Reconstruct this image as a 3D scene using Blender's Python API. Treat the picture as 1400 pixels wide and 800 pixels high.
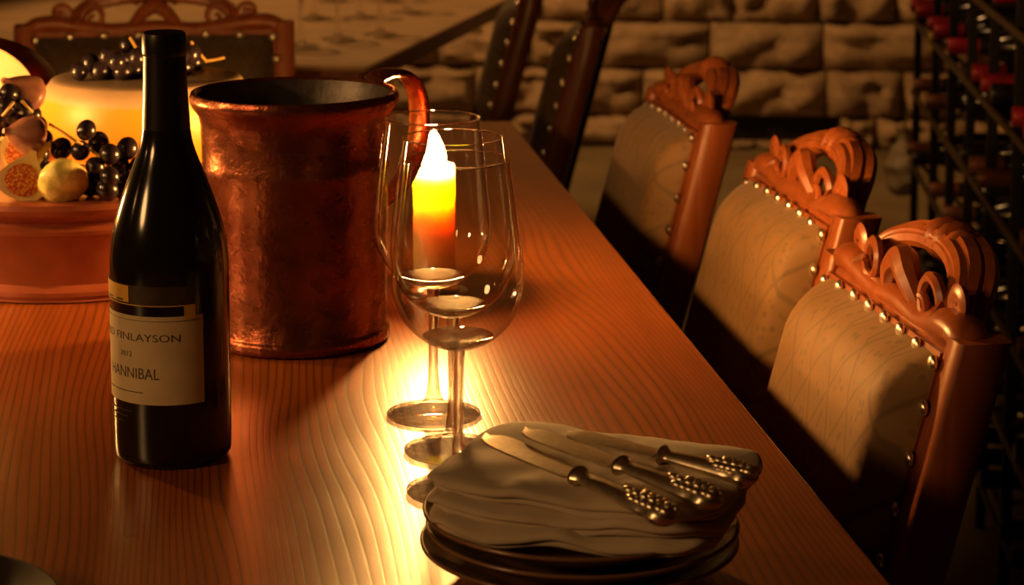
import bpy, math, random
from mathutils import Vector, Matrix, noise
R = math.radians
PI = math.pi
scene = bpy.context.scene
for o in list(bpy.data.objects): bpy.data.objects.remove(o)
col = scene.collection

# ------------------------------------------------------------------ camera
TZ = 0.75                       # table top height
CH = 0.476                      # eye height above table top
F, CX, CY = 3000.0, 700.0, 112.0
YAW, PITCH = R(7.4), R(8.0)
cam_loc = Vector((0, 0, TZ + CH))
cam_rot = Matrix.Rotation(-YAW, 3, 'Z') @ Matrix.Rotation(PI/2 - PITCH, 3, 'X')
cd = bpy.data.cameras.new('camera'); cam = bpy.data.objects.new('camera', cd); col.objects.link(cam)
cam.location = cam_loc; cam.rotation_euler = cam_rot.to_euler()
cd.sensor_width = 36; cd.lens = F*36/1400
cd.shift_y = -(400-CY)/1400; cd.shift_x = 0
cd.clip_start = 0.05
cd.dof.use_dof = True; cd.dof.focus_distance = 1.58; cd.dof.aperture_fstop = 12
scene.camera = cam

# ------------------------------------------------------------------ world, light, exposure
w = bpy.data.worlds.new('world'); scene.world = w; w.use_nodes = True
bg = w.node_tree.nodes['Background']
bg.inputs[0].default_value = (1.0, 0.62, 0.30, 1); bg.inputs[1].default_value = 0.055
scene.view_settings.view_transform = 'Standard'; scene.view_settings.look = 'None'
scene.view_settings.exposure = 1.12; scene.view_settings.gamma = 1.0
scene.view_settings.use_curve_mapping = False
FLAME = 1050.0                   # radiance of the candle flames

def ray(px, py):
    return cam_rot @ Vector(((px-CX)/F, -(py-CY)/F, -1.0))
def at(px, py, z=0.0):
    """pixel -> point at height z above the table top"""
    d = ray(px, py); t = (TZ + z - cam_loc.z)/d.z
    return cam_loc + d*t
def atd(px, py, dist):
    """pixel -> point at horizontal distance dist"""
    d = ray(px, py)
    return cam_loc + d*(dist/math.hypot(d.x, d.y))
def spot(name, loc, target, power, colr, size, angle, blend=.5):
    l = bpy.data.lights.new(name, 'SPOT'); l.energy = power; l.color = colr
    l.shadow_soft_size = size; l.spot_size = R(angle); l.spot_blend = blend
    o = bpy.data.objects.new(name, l); col.objects.link(o); o.location = loc
    o.rotation_euler = (Vector(target)-Vector(loc)).to_track_quat('-Z', 'Y').to_euler()
WARM = (1.0, 0.50, 0.17)
# added fill spots, no fixtures: one washing the stone wall, one over the other table
spot('fill_spot_wall', (-0.3, 5.7, 2.3), (1.75, 7.0, 0.9), 120, WARM, .25, 75)
spot('fill_spot_far_table', (-0.1, 4.6, 2.5), (0.15, 4.3, 0.75), 40, WARM, .06, 50)
spot('fill_spot_left', (-2.0, 0.35, 1.75), (0.2, 1.4, 0.75), 30, WARM, .22, 60)  # added fill from the front left for napkins and label, no real lamp
spot('lamp_left_wall', (-1.75, 1.55, 1.40), (0.5, 2.35, 0.80), 40, WARM, .07, 40)
spot('fill_spot_rack', (0.35, 3.4, 2.4), (1.3, 4.3, 0.9), 18, WARM, .06, 50)  # added spot to brighten the caps in the rack, no fixture

# ------------------------------------------------------------------ mesh builder
class MB:
    def __init__(s): s.v = []; s.f = []
    def add(s, v, f):
        o = len(s.v); s.v += [tuple(p) for p in v]; s.f += [tuple(i+o for i in q) for q in f]; return s
    def box(s, c, h, rot=None, bev=0.0):
        c = Vector(c); hx, hy, hz = h
        if bev <= 0:
            pts = [Vector((x*hx, y*hy, z*hz)) for z in (-1, 1) for y in (-1, 1) for x in (-1, 1)]
            fs = [(0,2,3,1),(4,5,7,6),(0,1,5,4),(2,6,7,3),(0,4,6,2),(1,3,7,5)]
        else:
            b = min(bev, hx, hy, hz); pts = []; idx = {}
            for sx in (-1, 1):
                for sy in (-1, 1):
                    for sz in (-1, 1):
                        for ax in range(3):
                            p = [sx*(hx-b), sy*(hy-b), sz*(hz-b)]; p[ax] += (sx, sy, sz)[ax]*b
                            idx[(sx, sy, sz, ax)] = len(pts); pts.append(Vector(p))
            fs = []
            for sx in (-1, 1): fs.append([idx[(sx, a, b_, 0)] for a, b_ in ((-1,-1),(1,-1),(1,1),(-1,1))][::sx])
            for sy in (-1, 1): fs.append([idx[(a, sy, b_, 1)] for a, b_ in ((-1,-1),(-1,1),(1,1),(1,-1))][::sy])
            for sz in (-1, 1): fs.append([idx[(a, b_, sz, 2)] for a, b_ in ((-1,-1),(1,-1),(1,1),(-1,1))][::sz])
            for a in (-1, 1):
                for b_ in (-1, 1):
                    q = [idx[(a, b_, -1, 0)], idx[(a, b_, 1, 0)], idx[(a, b_, 1, 1)], idx[(a, b_, -1, 1)]]; fs.append(q[::-a*b_])
                    q = [idx[(a, -1, b_, 0)], idx[(a, 1, b_, 0)], idx[(a, 1, b_, 2)], idx[(a, -1, b_, 2)]]; fs.append(q[::a*b_])
                    q = [idx[(-1, a, b_, 1)], idx[(1, a, b_, 1)], idx[(1, a, b_, 2)], idx[(-1, a, b_, 2)]]; fs.append(q[::-a*b_])
            for k in [(a, b_, c_) for a in (-1, 1) for b_ in (-1, 1) for c_ in (-1, 1)]:
                q = [idx[k+(0,)], idx[k+(1,)], idx[k+(2,)]]; fs.append(q[::k[0]*k[1]*k[2]])
        if rot is not None: pts = [rot @ p for p in pts]
        return s.add([p+c for p in pts], fs)
    def lathe(s, prof, n=40, c=(0, 0, 0), a0=0, a1=2*PI, close=False):
        """prof: list of (r, z)"""
        full = abs(a1-a0-2*PI) < 1e-6; m = n if full else n+1; base = len(s.v); ix = []
        for r, z in prof:
            if r < 1e-6: s.v.append((c[0], c[1], c[2]+z)); ix.append([len(s.v)-1]*m)
            else:
                row = []
                for i in range(m):
                    a = a0+(a1-a0)*i/n
                    s.v.append((c[0]+r*math.cos(a), c[1]+r*math.sin(a), c[2]+z)); row.append(len(s.v)-1)
                ix.append(row)
        k = len(prof)
        for j in range(k if close else k-1):
            A, B = ix[j], ix[(j+1) % k]
            for i in range(n):
                i2 = (i+1) % m
                q = []
                for t in (A[i], A[i2], B[i2], B[i]):
                    if t not in q: q.append(t)
                if len(q) > 2: s.f.append(tuple(q))
        return s
    def tube(s, pts, rad, n=8, flat=1.0, up=None, closed=False):
        """pts: path, rad: number or list; flat scales the second axis of the section"""
        pts = [Vector(p) for p in pts]; k = len(pts)
        if not isinstance(rad, (list, tuple)): rad = [rad]*k
        up = Vector(up) if up else None; rows = []; prev = None
        for i, p in enumerate(pts):
            if closed: t = pts[(i+1) % k]-pts[i-1]
            else: t = pts[min(i+1, k-1)]-pts[max(i-1, 0)]
            t.normalize()
            if up is not None: a = up - t*up.dot(t)
            elif prev is None:
                a = Vector((0, 0, 1)) if abs(t.z) < .9 else Vector((1, 0, 0)); a = a - t*a.dot(t)
            else: a = prev - t*prev.dot(t)
            a.normalize(); prev = a; b = t.cross(a); row = []
            for j in range(n):
                an = 2*PI*j/n
                s.v.append(tuple(p + a*(math.cos(an)*rad[i]) + b*(math.sin(an)*rad[i]*flat))); row.append(len(s.v)-1)
            rows.append(row)
        for i in range(k if closed else k-1):
            A, B = rows[i], rows[(i+1) % k]
            for j in range(n): s.f.append((A[j], A[(j+1) % n], B[(j+1) % n], B[j]))
        if not closed:
            s.f.append(tuple(rows[0][::-1])); s.f.append(tuple(rows[-1]))
        return s
    def ball(s, c, r, n=10, m=7, sc=(1, 1, 1)):
        prof = [(r*math.sin(PI*i/m), -r*math.cos(PI*i/m)) for i in range(m+1)]
        t = MB().lathe(prof, n)
        return s.add([(c[0]+x*sc[0], c[1]+y*sc[1], c[2]+z*sc[2]) for x, y, z in t.v], t.f)
    def prism(s, outline, fn0, fn1):
        n = len(outline); a = [fn0(p) for p in outline]; b = [fn1(p) for p in outline]
        fs = [(i, (i+1) % n, n+(i+1) % n, n+i) for i in range(n)] + [tuple(range(n))[::-1], tuple(range(n, 2*n))]
        return s.add(a+b, fs)
    def grid(s, nu, nv, fn):
        v = [fn(i/nu, j/nv) for i in range(nu+1) for j in range(nv+1)]
        f = [(i*(nv+1)+j, (i+1)*(nv+1)+j, (i+1)*(nv+1)+j+1, i*(nv+1)+j+1) for i in range(nu) for j in range(nv)]
        return s.add(v, f)
    def xf(s, M):
        s.v = [tuple(M @ Vector(p)) for p in s.v]; return s
    def mesh(s, name, mat, smooth=True, ang=40):
        me = bpy.data.meshes.new(name); me.from_pydata(s.v, [], s.f); me.validate(); me.materials.append(mat)
        import bmesh
        bm = bmesh.new(); bm.from_mesh(me); bmesh.ops.recalc_face_normals(bm, faces=bm.faces)
        if smooth:
            for f in bm.faces: f.smooth = True
            for e in bm.edges:
                if len(e.link_faces) == 2 and e.calc_face_angle(0) > R(ang): e.smooth = False
        bm.to_mesh(me); bm.free()
        return me
    def build(s, name, mat, parent=None, smooth=True, ang=40):
        return link(name, s.mesh(name, mat, smooth, ang), parent)
def link(name, me, parent=None):
    o = bpy.data.objects.new(name, me); col.objects.link(o)
    if parent: o.parent = parent
    return o
def tag(o, label=None, cat=None, group=None, kind=None):
    if label: o['label'] = label
    if cat: o['category'] = cat
    if group: o['group'] = group
    if kind: o['kind'] = kind
    return o
def empty(name, loc=(0, 0, 0), rz=0, label=None, cat=None, group=None):
    o = bpy.data.objects.new(name, None); col.objects.link(o); o.location = loc; o.rotation_euler = (0, 0, rz)
    o.empty_display_size = .05
    return tag(o, label, cat, group)
def kids(o): return [c for c in bpy.data.objects if c.parent == o]
def copy_tree(o, parent=None):
    c = o.copy(); col.objects.link(c); c.parent = parent
    for ch in kids(o): copy_tree(ch, c)
    return c
def smooth_path(pts, n=6, closed=False):
    """Catmull-Rom"""
    pts = [Vector(p) for p in pts]; out = []; k = len(pts)
    for i in range(k-1):
        p0, p1, p2, p3 = pts[max(i-1, 0)], pts[i], pts[i+1], pts[min(i+2, k-1)]
        for j in range(n):
            t = j/n
            out.append(.5*((2*p1)+(p2-p0)*t+(2*p0-5*p1+4*p2-p3)*t*t+(3*p1-p0-3*p2+p3)*t**3))
    out.append(pts[-1]); return out
def lerp_list(xs, n):
    out = []
    for i in range(n):
        t = i/(n-1)*(len(xs)-1); j = min(int(t), len(xs)-2); out.append(xs[j]+(xs[j+1]-xs[j])*(t-j))
    return out
def fine_prof(prof, n=5):
    return [(max(p.x, 0), p.y) for p in smooth_path([(r, z, 0) for r, z in prof], n)]

# ------------------------------------------------------------------ materials
class NT:
    def __init__(s, name):
        s.m = bpy.data.materials.new(name); s.m.use_nodes = True; s.t = s.m.node_tree; s.n = s.t.nodes
        s.p = s.n['Principled BSDF']; s.out = s.n['Material Output']
    def new(s, typ, **kw):
        nd = s.n.new(typ)
        for k, v in kw.items():
            if k.startswith('i_'):
                k = k[2:]; k = int(k) if k.isdigit() else k.replace('_', ' ')
                nd.inputs[k].default_value = v
            else: setattr(nd, k, v)
        return nd
    def l(s, a, b): s.t.links.new(a, b)
    def set(s, **kw):
        for k, v in kw.items():
            s.p.inputs[k.replace('_', ' ')].default_value = v
        return s
    def ramp(s, fac, stops):
        r = s.new('ShaderNodeValToRGB'); e = r.color_ramp.elements
        while len(e) < len(stops): e.new(.5)
        for el, (pos, c) in zip(e, stops):
            el.position = pos; el.color = (*c, 1) if len(c) == 3 else c
        s.l(fac, r.inputs[0]); return r.outputs[0]
    def coords(s, scale=(1, 1, 1), rot=(0, 0, 0), kind='Object'):
        tc = s.new('ShaderNodeTexCoord'); mp = s.new('ShaderNodeMapping')
        mp.inputs['Scale'].default_value = scale; mp.inputs['Rotation'].default_value = rot
        s.l(tc.outputs[kind], mp.inputs[0]); return mp.outputs[0]
    def noise(s, vec, scale, detail=4, rough=.55, dist=0):
        nd = s.new('ShaderNodeTexNoise'); nd.inputs['Scale'].default_value = scale
        nd.inputs['Detail'].default_value = detail; nd.inputs['Roughness'].default_value = rough
        nd.inputs['Distortion'].default_value = dist
        s.l(vec, nd.inputs['Vector']); return nd.outputs['Fac']
    def bump(s, h, strength=.3, dist=.002):
        b = s.new('ShaderNodeBump'); b.inputs['Strength'].default_value = strength; b.inputs['Distance'].default_value = dist
        s.l(h, b.inputs['Height']); s.l(b.outputs[0], s.p.inputs['Normal']); return b
    def math(s, op, a, b=None):
        nd = s.new('ShaderNodeMath', operation=op)
        for i, x in enumerate((a, b)):
            if x is None: continue
            if isinstance(x, (int, float)): nd.inputs[i].default_value = x
            else: s.l(x, nd.inputs[i])
        return nd.outputs[0]
def simple(name, c, rough=.5, metal=0.0, var=.25, scale=30, bump=0.0, bd=.001, **kw):
    t = NT(name); v = t.coords(); nz = t.noise(v, scale)
    lo = tuple(x*(1-var) for x in c); hi = tuple(min(1, x*(1+var)) for x in c)
    t.l(t.ramp(nz, [(.3, lo), (.7, hi)]), t.p.inputs['Base Color'])
    t.set(Roughness=rough, Metallic=metal, **kw)
    if bump: t.bump(t.noise(v, scale*2.2), bump, bd)
    return t.m
M = {}
def wood_table():
    t = NT('varnished_pine'); v = t.coords((1, 1, 1))
    warp = t.noise(t.coords((4.0, .55, 1)), 1.5, 2, .5)
    # growth rings cut by the table plane -> long cathedral figures along the table
    tc = t.new('ShaderNodeTexCoord'); sep = t.new('ShaderNodeSeparateXYZ'); t.l(tc.outputs['Object'], sep.inputs[0])
    x = t.math('ADD', sep.outputs[0], t.math('MULTIPLY', warp, .13))
    rings = t.math('FRACT', t.math('MULTIPLY', x, 165.0))
    tri = t.math('ABSOLUTE', t.math('SUBTRACT', rings, .5))
    line = t.ramp(tri, [(.0, (0, 0, 0)), (.16, (.75, .75, .75)), (.5, (1, 1, 1))])
    fine = t.noise(t.coords((95, 3.2, 20)), 1.0, 5, .65)
    broad = t.noise(t.coords((2.2, .6, 1)), 2.1, 3, .5)
    base = t.ramp(broad, [(.3, (.31, .066, .008)), (.55, (.42, .112, .012)), (.75, (.48, .145, .018))])
    mx = t.new('ShaderNodeMix', data_type='RGBA', blend_type='MULTIPLY'); mx.inputs['Factor'].default_value = .6
    t.l(base, mx.inputs[6]); t.l(line, mx.inputs[7])
    mx2 = t.new('ShaderNodeMix', data_type='RGBA', blend_type='MULTIPLY'); mx2.inputs['Factor'].default_value = .5
    t.l(mx.outputs[2], mx2.inputs[6]); t.l(t.ramp(fine, [(.3, (.45, .45, .45)), (.6, (1, 1, 1))]), mx2.inputs[7])
    t.l(mx2.outputs[2], t.p.inputs['Base Color'])
    rr = t.new('ShaderNodeMapRange'); t.l(t.noise(v, 14, 4), rr.inputs[0])
    rr.inputs[3].default_value = .24; rr.inputs[4].default_value = .40; t.l(rr.outputs[0], t.p.inputs['Roughness'])
    h = t.math('ADD', t.math('MULTIPLY', line, .7), t.math('MULTIPLY', fine, .5))
    t.bump(h, .13, .0008); t.set(Specular_IOR_Level=.5, Coat_Weight=.4, Coat_Roughness=.30)
    return t.m
def wood_chair(name, c0, c1, rough=.28):
    t = NT(name); g = t.noise(t.coords((60, 60, 5)), 1.0, 4, .6, .6)
    t.l(t.ramp(g, [(.3, c0), (.7, c1)]), t.p.inputs['Base Color']); t.set(Roughness=rough)
    t.bump(g, .12, .001); return t.m
def fabric(name, c0, c1, c2):
    """woven upholstery with a diagonal lattice and small leaf sprays"""
    t = NT(name); v = t.coords((1, 1, 1)); tc = t.new('ShaderNodeTexCoord'); sp = t.new('ShaderNodeSeparateXYZ')
    t.l(tc.outputs['Object'], sp.inputs[0]); y, z = sp.outputs[1], sp.outputs[2]
    k = 20.0
    a = t.math('MULTIPLY', t.math('ADD', y, t.math('MULTIPLY', z, .62)), k)
    b = t.math('MULTIPLY', t.math('SUBTRACT', y, t.math('MULTIPLY', z, .62)), k)
    fa = t.math('ABSOLUTE', t.math('SUBTRACT', t.math('FRACT', a), .5)); fb = t.math('ABSOLUTE', t.math('SUBTRACT', t.math('FRACT', b), .5))
    lat = t.math('MINIMUM', fa, fb)
    latl = t.ramp(lat, [(.02, (1, 1, 1)), (.06, (0, 0, 0))])
    vo = t.new('ShaderNodeTexVoronoi'); vo.inputs['Scale'].default_value = 105; t.l(v, vo.inputs['Vector'])
    leaf = t.ramp(vo.outputs['Distance'], [(.30, (1, 1, 1)), (.42, (0, 0, 0))])
    inner = t.ramp(lat, [(.16, (0, 0, 0)), (.24, (1, 1, 1))])
    lf = t.math('MULTIPLY', leaf, inner)
    wv = t.noise(t.coords((900, 900, 900)), 1.0, 2)
    base = t.ramp(t.noise(v, 9, 4), [(.3, c0), (.7, c1)])
    mx = t.new('ShaderNodeMix', data_type='RGBA'); t.l(t.math('MULTIPLY', t.math('MAXIMUM', lf, latl), .55), mx.inputs[0]); t.l(base, mx.inputs[6]); mx.inputs[7].default_value = (*c2, 1)
    t.l(mx.outputs[2], t.p.inputs['Base Color']); t.set(Roughness=.62, Sheen_Weight=.15, Specular_IOR_Level=.35)
    t.bump(t.math('ADD', wv, t.math('MULTIPLY', lf, .6)), .25, .0008); return t.m
def stone_mat():
    t = NT('rough_stone'); v = t.coords(kind='Object'); oi = t.new('ShaderNodeObjectInfo')
    nz = t.noise(v, 9, 6, .6); r = t.ramp(nz, [(.25, (.20, .125, .062)), (.75, (.44, .30, .16))])
    hs = t.new('ShaderNodeHueSaturation'); t.l(r, hs.inputs['Color'])
    mr = t.new('ShaderNodeMapRange'); t.l(oi.outputs['Random'], mr.inputs[0]); mr.inputs[3].default_value = .88; mr.inputs[4].default_value = 1.15
    t.l(mr.outputs[0], hs.inputs['Value']); t.l(hs.outputs[0], t.p.inputs['Base Color']); t.set(Roughness=.9)
    t.bump(t.noise(v, 28, 6, .65), .6, .012); return t.m
def thin_glass():
    t = NT('thin_glass'); tr = t.new('ShaderNodeBsdfTransparent'); tr.inputs[0].default_value = (.97, .97, .95, 1)
    gl = t.new('ShaderNodeBsdfGlossy'); gl.inputs['Roughness'].default_value = .03
    lw = t.new('ShaderNodeLayerWeight'); lw.inputs[0].default_value = .5
    k = t.math('ADD', t.math('MULTIPLY', t.math('POWER', lw.outputs['Facing'], 2.3), .85), .055)
    mx = t.new('ShaderNodeMixShader'); t.l(k, mx.inputs[0]); t.l(tr.outputs[0], mx.inputs[1]); t.l(gl.outputs[0], mx.inputs[2])
    t.l(mx.outputs[0], t.out.inputs[0]); return t.m
def emit(name, c, s):
    t = NT(name); e = t.new('ShaderNodeEmission'); e.inputs[0].default_value = (*c, 1); e.inputs[1].default_value = s
    t.l(e.outputs[0], t.out.inputs[0]); return t.m
def copper():
    t = NT('aged_copper'); v = t.coords(); a = t.noise(v, 14, 5, .6); b = t.noise(v, 70, 4, .6)
    t.l(t.ramp(a, [(.25, (.13, .030, .014)), (.5, (.23, .062, .026)), (.75, (.34, .115, .048))]), t.p.inputs['Base Color'])
    rr = t.new('ShaderNodeMapRange'); t.l(b, rr.inputs[0]); rr.inputs[3].default_value = .16; rr.inputs[4].default_value = .40
    t.l(rr.outputs[0], t.p.inputs['Roughness']); t.set(Metallic=.85)
    t.bump(t.math('ADD', a, t.math('MULTIPLY', b, .25)), .5, .006); return t.m
def cheese_side():
    t = NT('cheese_rind'); v = t.coords(); tc = t.new('ShaderNodeTexCoord'); sp = t.new('ShaderNodeSeparateXYZ'); t.l(tc.outputs['Object'], sp.inputs[0])
    zz = t.math('ADD', sp.outputs[2], t.math('MULTIPLY', t.noise(v, 60, 4), .006))
    c = t.ramp(t.math('MULTIPLY', zz, 10), [(.0, (.60, .22, .010)), (.60, (.68, .33, .018)), (.64, (.52, .36, .17)), (.78, (.34, .23, .13))])
    t.l(c, t.p.inputs['Base Color']); t.set(Roughness=.45, Subsurface_Weight=.25, Subsurface_Radius=(.02, .008, .002), Subsurface_Scale=.4)
    t.bump(t.noise(v, 160, 4), .3, .001); return t.m
def fig_skin(name, c0, c1):
    t = NT(name); v = t.coords((70, 70, 6)); n = t.noise(v, 1.0, 3)
    t.l(t.ramp(n, [(.35, c0), (.65, c1)]), t.p.inputs['Base Color']); t.set(Roughness=.4); return t.m
def fig_flesh():
    t = NT('fig_flesh'); v = t.coords(); vo = t.new('ShaderNodeTexVoronoi'); vo.inputs['Scale'].default_value = 420; t.l(v, vo.inputs['Vector'])
    t.l(t.ramp(vo.outputs['Distance'], [(.15, (.85, .55, .12)), (.4, (.75, .26, .05)), (.7, (.5, .09, .03))]), t.p.inputs['Base Color'])
    t.set(Roughness=.35); t.bump(vo.outputs['Distance'], .4, .001); return t.m
def cloth():
    t = NT('linen'); v = t.coords(); n = t.noise(t.coords((500, 500, 500)), 1.0, 2)
    t.l(t.ramp(t.noise(v, 12), [(.3, (.46, .37, .26)), (.7, (.54, .45, .33))]), t.p.inputs['Base Color']); t.set(Roughness=.85, Sheen_Weight=.1)
    t.bump(n, .15, .0005); return t.m
M['table'] = wood_table()
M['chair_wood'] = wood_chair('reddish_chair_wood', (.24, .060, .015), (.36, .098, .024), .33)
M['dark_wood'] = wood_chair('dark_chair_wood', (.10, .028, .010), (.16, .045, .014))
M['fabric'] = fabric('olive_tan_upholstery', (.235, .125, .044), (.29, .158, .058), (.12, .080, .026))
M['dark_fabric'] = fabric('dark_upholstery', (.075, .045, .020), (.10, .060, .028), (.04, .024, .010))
M['brass'] = simple('nail_brass', (.92, .86, .72), .30, 1.0, .1)
M['stone'] = stone_mat()
M['mortar'] = simple('mortar', (.26, .18, .10), .95, 0, .2, 20, .5, .01)
M['floor'] = simple('cellar_floor', (.15, .105, .045), .7, 0, .25, 3, .3, .01)
M['plaster'] = simple('dark_plaster', (.14, .09, .045), .9, 0, .2, 4, .3, .01)
M['glass'] = thin_glass()
t = NT('crystal'); t.set(Base_Color=(1, 1, 1, 1), Roughness=.0, IOR=1.45, Transmission_Weight=1.0)
_tr = t.new('ShaderNodeBsdfTransparent'); _mx = t.new('ShaderNodeMixShader'); _mx.inputs[0].default_value = .65
t.l(_tr.outputs[0], _mx.inputs[1]); t.l(t.p.outputs[0], _mx.inputs[2]); t.l(_mx.outputs[0], t.out.inputs[0]); M['crystal'] = t.m
t = NT('dark_bottle_glass'); t.set(Base_Color=(.010, .008, .004, 1), Roughness=.13, IOR=1.5); t.bump(t.noise(t.coords(), 35, 2), .02, .002); M['bottle'] = t.m
M['foil'] = simple('black_capsule', (.012, .009, .007), .32, .2, .2)
M['paper'] = simple('cream_label_paper', (.62, .50, .29), .7, 0, .06, 60)
M['gold_paper'] = simple('gold_label_paper', (.72, .42, .06), .5, 0, .2, 80)
M['black_paper'] = simple('dark_label_paper', (.05, .032, .012), .5, .2, .3, 80)
M['ink'] = simple('label_ink', (.07, .05, .035), .7, 0, .1)
M['copper'] = copper()
M['jar_inside'] = simple('tarnished_tin', (.055, .045, .035), .45, .5, .4, 40, .3, .002)
M['terracotta'] = simple('glazed_terracotta', (.29, .075, .030), .30, 0, .22, 22, .2, .002)
M['cheese'] = cheese_side()
M['cheese_cut'] = simple('cut_cheese', (.62, .43, .17), .5, 0, .08, 40, .15, .001, Subsurface_Weight=.3, Subsurface_Radius=(.02, .01, .003), Subsurface_Scale=.4)
M['red_wax'] = simple('red_wax', (.36, .008, .016), .3, 0, .15)
M['grape'] = simple('black_grape', (.016, .010, .012), .24, 0, .5, 60)
M['stem'] = simple('grape_stem', (.52, .30, .06), .6, 0, .2, 80)
M['fig_green'] = fig_skin('green_fig_skin', (.42, .36, .07), (.88, .72, .22))
M['fig_purple'] = fig_skin('purple_fig_skin', (.17, .060, .045), (.32, .14, .08))
M['fig_pith'] = simple('fig_pith', (.86, .66, .26), .5, 0, .1, 80)
M['fig_flesh'] = fig_flesh()
M['wax'] = simple('ivory_wax', (.85, .62, .32), .4, 0, .05, 20, 0, .001, Subsurface_Weight=1.0, Subsurface_Radius=(.05, .028, .010), Subsurface_Scale=1.6)
M['wick'] = simple('burnt_wick', (.02, .015, .01), .9)
M['flame'] = emit('candle_flame', (1.0, .46, .115), FLAME)
M['linen'] = cloth()
M['silver'] = simple('old_silver', (.78, .68, .52), .34, 1.0, .18, 160, .12, .0006)
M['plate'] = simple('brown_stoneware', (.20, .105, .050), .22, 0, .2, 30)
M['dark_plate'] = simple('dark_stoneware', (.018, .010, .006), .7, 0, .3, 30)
M['iron'] = simple('black_rack_iron', (.012, .010, .008), .5, .6, .2)
M['brass_rail'] = simple('dull_rack_metal', (.12, .085, .045), .45, .5, .25, 40)
M['rack_bottle'] = simple('rack_bottle_glass', (.008, .007, .005), .16)
M['red_foil'] = simple('crimson_foil', (.27, .012, .024), .4, .3, .2)
M['brown_foil'] = simple('brown_foil', (.16, .055, .028), .4, .3, .3)
M['tan_cloth'] = simple('tan_tablecloth', (.34, .215, .10), .8, 0, .15, 8, .1, .002)
M['bag'] = simple('pale_plastic', (.66, .54, .36), .45, 0, .2, 20, .3, .004)
M['tag_card'] = simple('yellow_card', (.75, .52, .16), .7, 0, .15)

# ------------------------------------------------------------------ room shell
ROOM = YAW + R(4.8)                       # the cellar is turned a little against the table
def room(u, v, z=0.0):
    """u right, v forward in the cellar's own axes, z from the floor"""
    return Vector((u*math.cos(ROOM)+v*math.sin(ROOM), -u*math.sin(ROOM)+v*math.cos(ROOM), z))
RZ = -ROOM
U0, U1, V0, V1, ZC = -3.6, 2.35, -2.2, 7.15, 2.9
def slab(name, u0, u1, v0, v1, z0, z1, mat):
    o = MB().box(((u0+u1)/2, (v0+v1)/2, (z0+z1)/2), ((u1-u0)/2, (v1-v0)/2, (z1-z0)/2)).build(name, mat, None, False)
    o.rotation_euler = (0, 0, RZ); return tag(o, kind='structure')
slab('floor', U0-.2, U1+.2, V0-.2, V1+.4, -.12, 0, M['floor'])
slab('ceiling', U0-.2, U1+.2, V0-.2, V1+.4, ZC, ZC+.12, M['plaster'])
slab('wall_left', U0-.2, U0, V0, V1, 0, ZC, M['plaster'])
slab('wall_right', U1, U1+.2, V0, V1, 0, ZC, M['plaster'])
slab('wall_front', U0-.2, U1+.2, V0-.2, V0, 0, ZC, M['plaster'])
wb = slab('wall_back', U0-.2, U1+.2, V1+.10, V1+.3, 0, ZC, M['mortar'])
# rough hewn stone blocks
rnd = random.Random(5)
def block_mesh(seed, nx=10, nz=7):
    rr = random.Random(seed); off = Vector((seed*7.3, seed*3.1, 0))
    def front(a, b):
        x, z = a-.5, b-.5
        e = min(.5-abs(x), (.5-abs(z)))            # distance to the edge
        d = .026*min(1, e/.04) + .060*max(0, min(1, e/.14))*(noise.noise(Vector((a*3.2, b*2.4, 0))+off)+.5*noise.noise(Vector((a*7, b*5, 3))+off)+.15)
        return (x, -max(d, 0), z)
    m = MB().grid(nx, nz, front)
    b0 = len(m.v); m.v += [(-.5, .1, -.5), (.5, .1, -.5), (.5, .1, .5), (-.5, .1, .5)]
    def ring(i, j): return i*(nz+1)+j
    m.f += [tuple([ring(i, 0) for i in range(nx+1)][::-1]+[b0, b0+1]), tuple([ring(i, nz) for i in range(nx+1)]+[b0+2, b0+3]),
            tuple([ring(0, j) for j in range(nz+1)]+[b0+3, b0]), tuple([ring(nx, j) for j in range(nz+1)][::-1]+[b0+1, b0+2])]
    return m
variants = [block_mesh(k) for k in range(9)]
vmesh = [m.mesh('stone_block', M['stone'], True, 38) for m in variants]
stuff = MB(); course = 0.157; singles = 0; z = 0.0; row = 0
# dark slot near the floor seen between the chairs
slot_c = atd(1068, 180, 7.25)
su = slot_c.x*math.cos(ROOM)-slot_c.y*math.sin(ROOM)
while z < ZC-.02:
    h = min(course if row != 0 else .105, ZC-z); u = U0 + rnd.uniform(-.25, 0)
    while u < U1:
        wd = rnd.uniform(.22, .40)
        if row == 1 and abs(u-su) < .0: pass
        uu0, uu1 = max(u, U0), min(u+wd, U1); u += wd
        if uu1-uu0 < .04: continue
        c = room((uu0+uu1)/2, V1+.05, z+h/2)
        hole = row == 0 and uu1 > su-.19 and uu0 < su+.19
        if hole:
            pieces = []
            if uu0 < su-.19-.03: pieces.append((uu0, su-.19, z, h))
            if uu1 > su+.19+.03: pieces.append((su+.19, uu1, z, h))
            pieces.append((max(uu0, su-.19), min(uu1, su+.19), z, .022))
        else: pieces = [(uu0, uu1, z, h)]
        for a, b, zz, hh in pieces:
            if b-a < .02 or hh < .02: continue
            c = room((a+b)/2, V1+.05, zz+hh/2); k = rnd.randrange(9); sx = rnd.choice((-1, 1))
            near = -.35 < (a+b)/2 < 1.35 and zz < 2.2
            Mx = Matrix.Translation(c) @ Matrix.Rotation(RZ, 4, 'Z') @ Matrix.Diagonal((sx*(b-a-.008), 1.0, hh-.008, 1))
            if near and singles < 280:
                singles += 1; o = link('stone_block', vmesh[k]); o.parent = wb
                o.matrix_local = wb.rotation_euler.to_matrix().to_4x4().inverted() @ Mx
            else:
                stuff.add([Mx @ Vector(p) for p in variants[k].v], variants[k].f)
    z += h; row += 1
vr = MB().box((su, V1+.092, .063), (.185, .006, .040)).build('slot_shade_panel', M['iron'], wb, False)  # dark plate puts the shade inside the slot into colour
so = stuff.build('stone_block_courses', M['stone'], None, True, 38); tag(so, kind='stuff')
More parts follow.
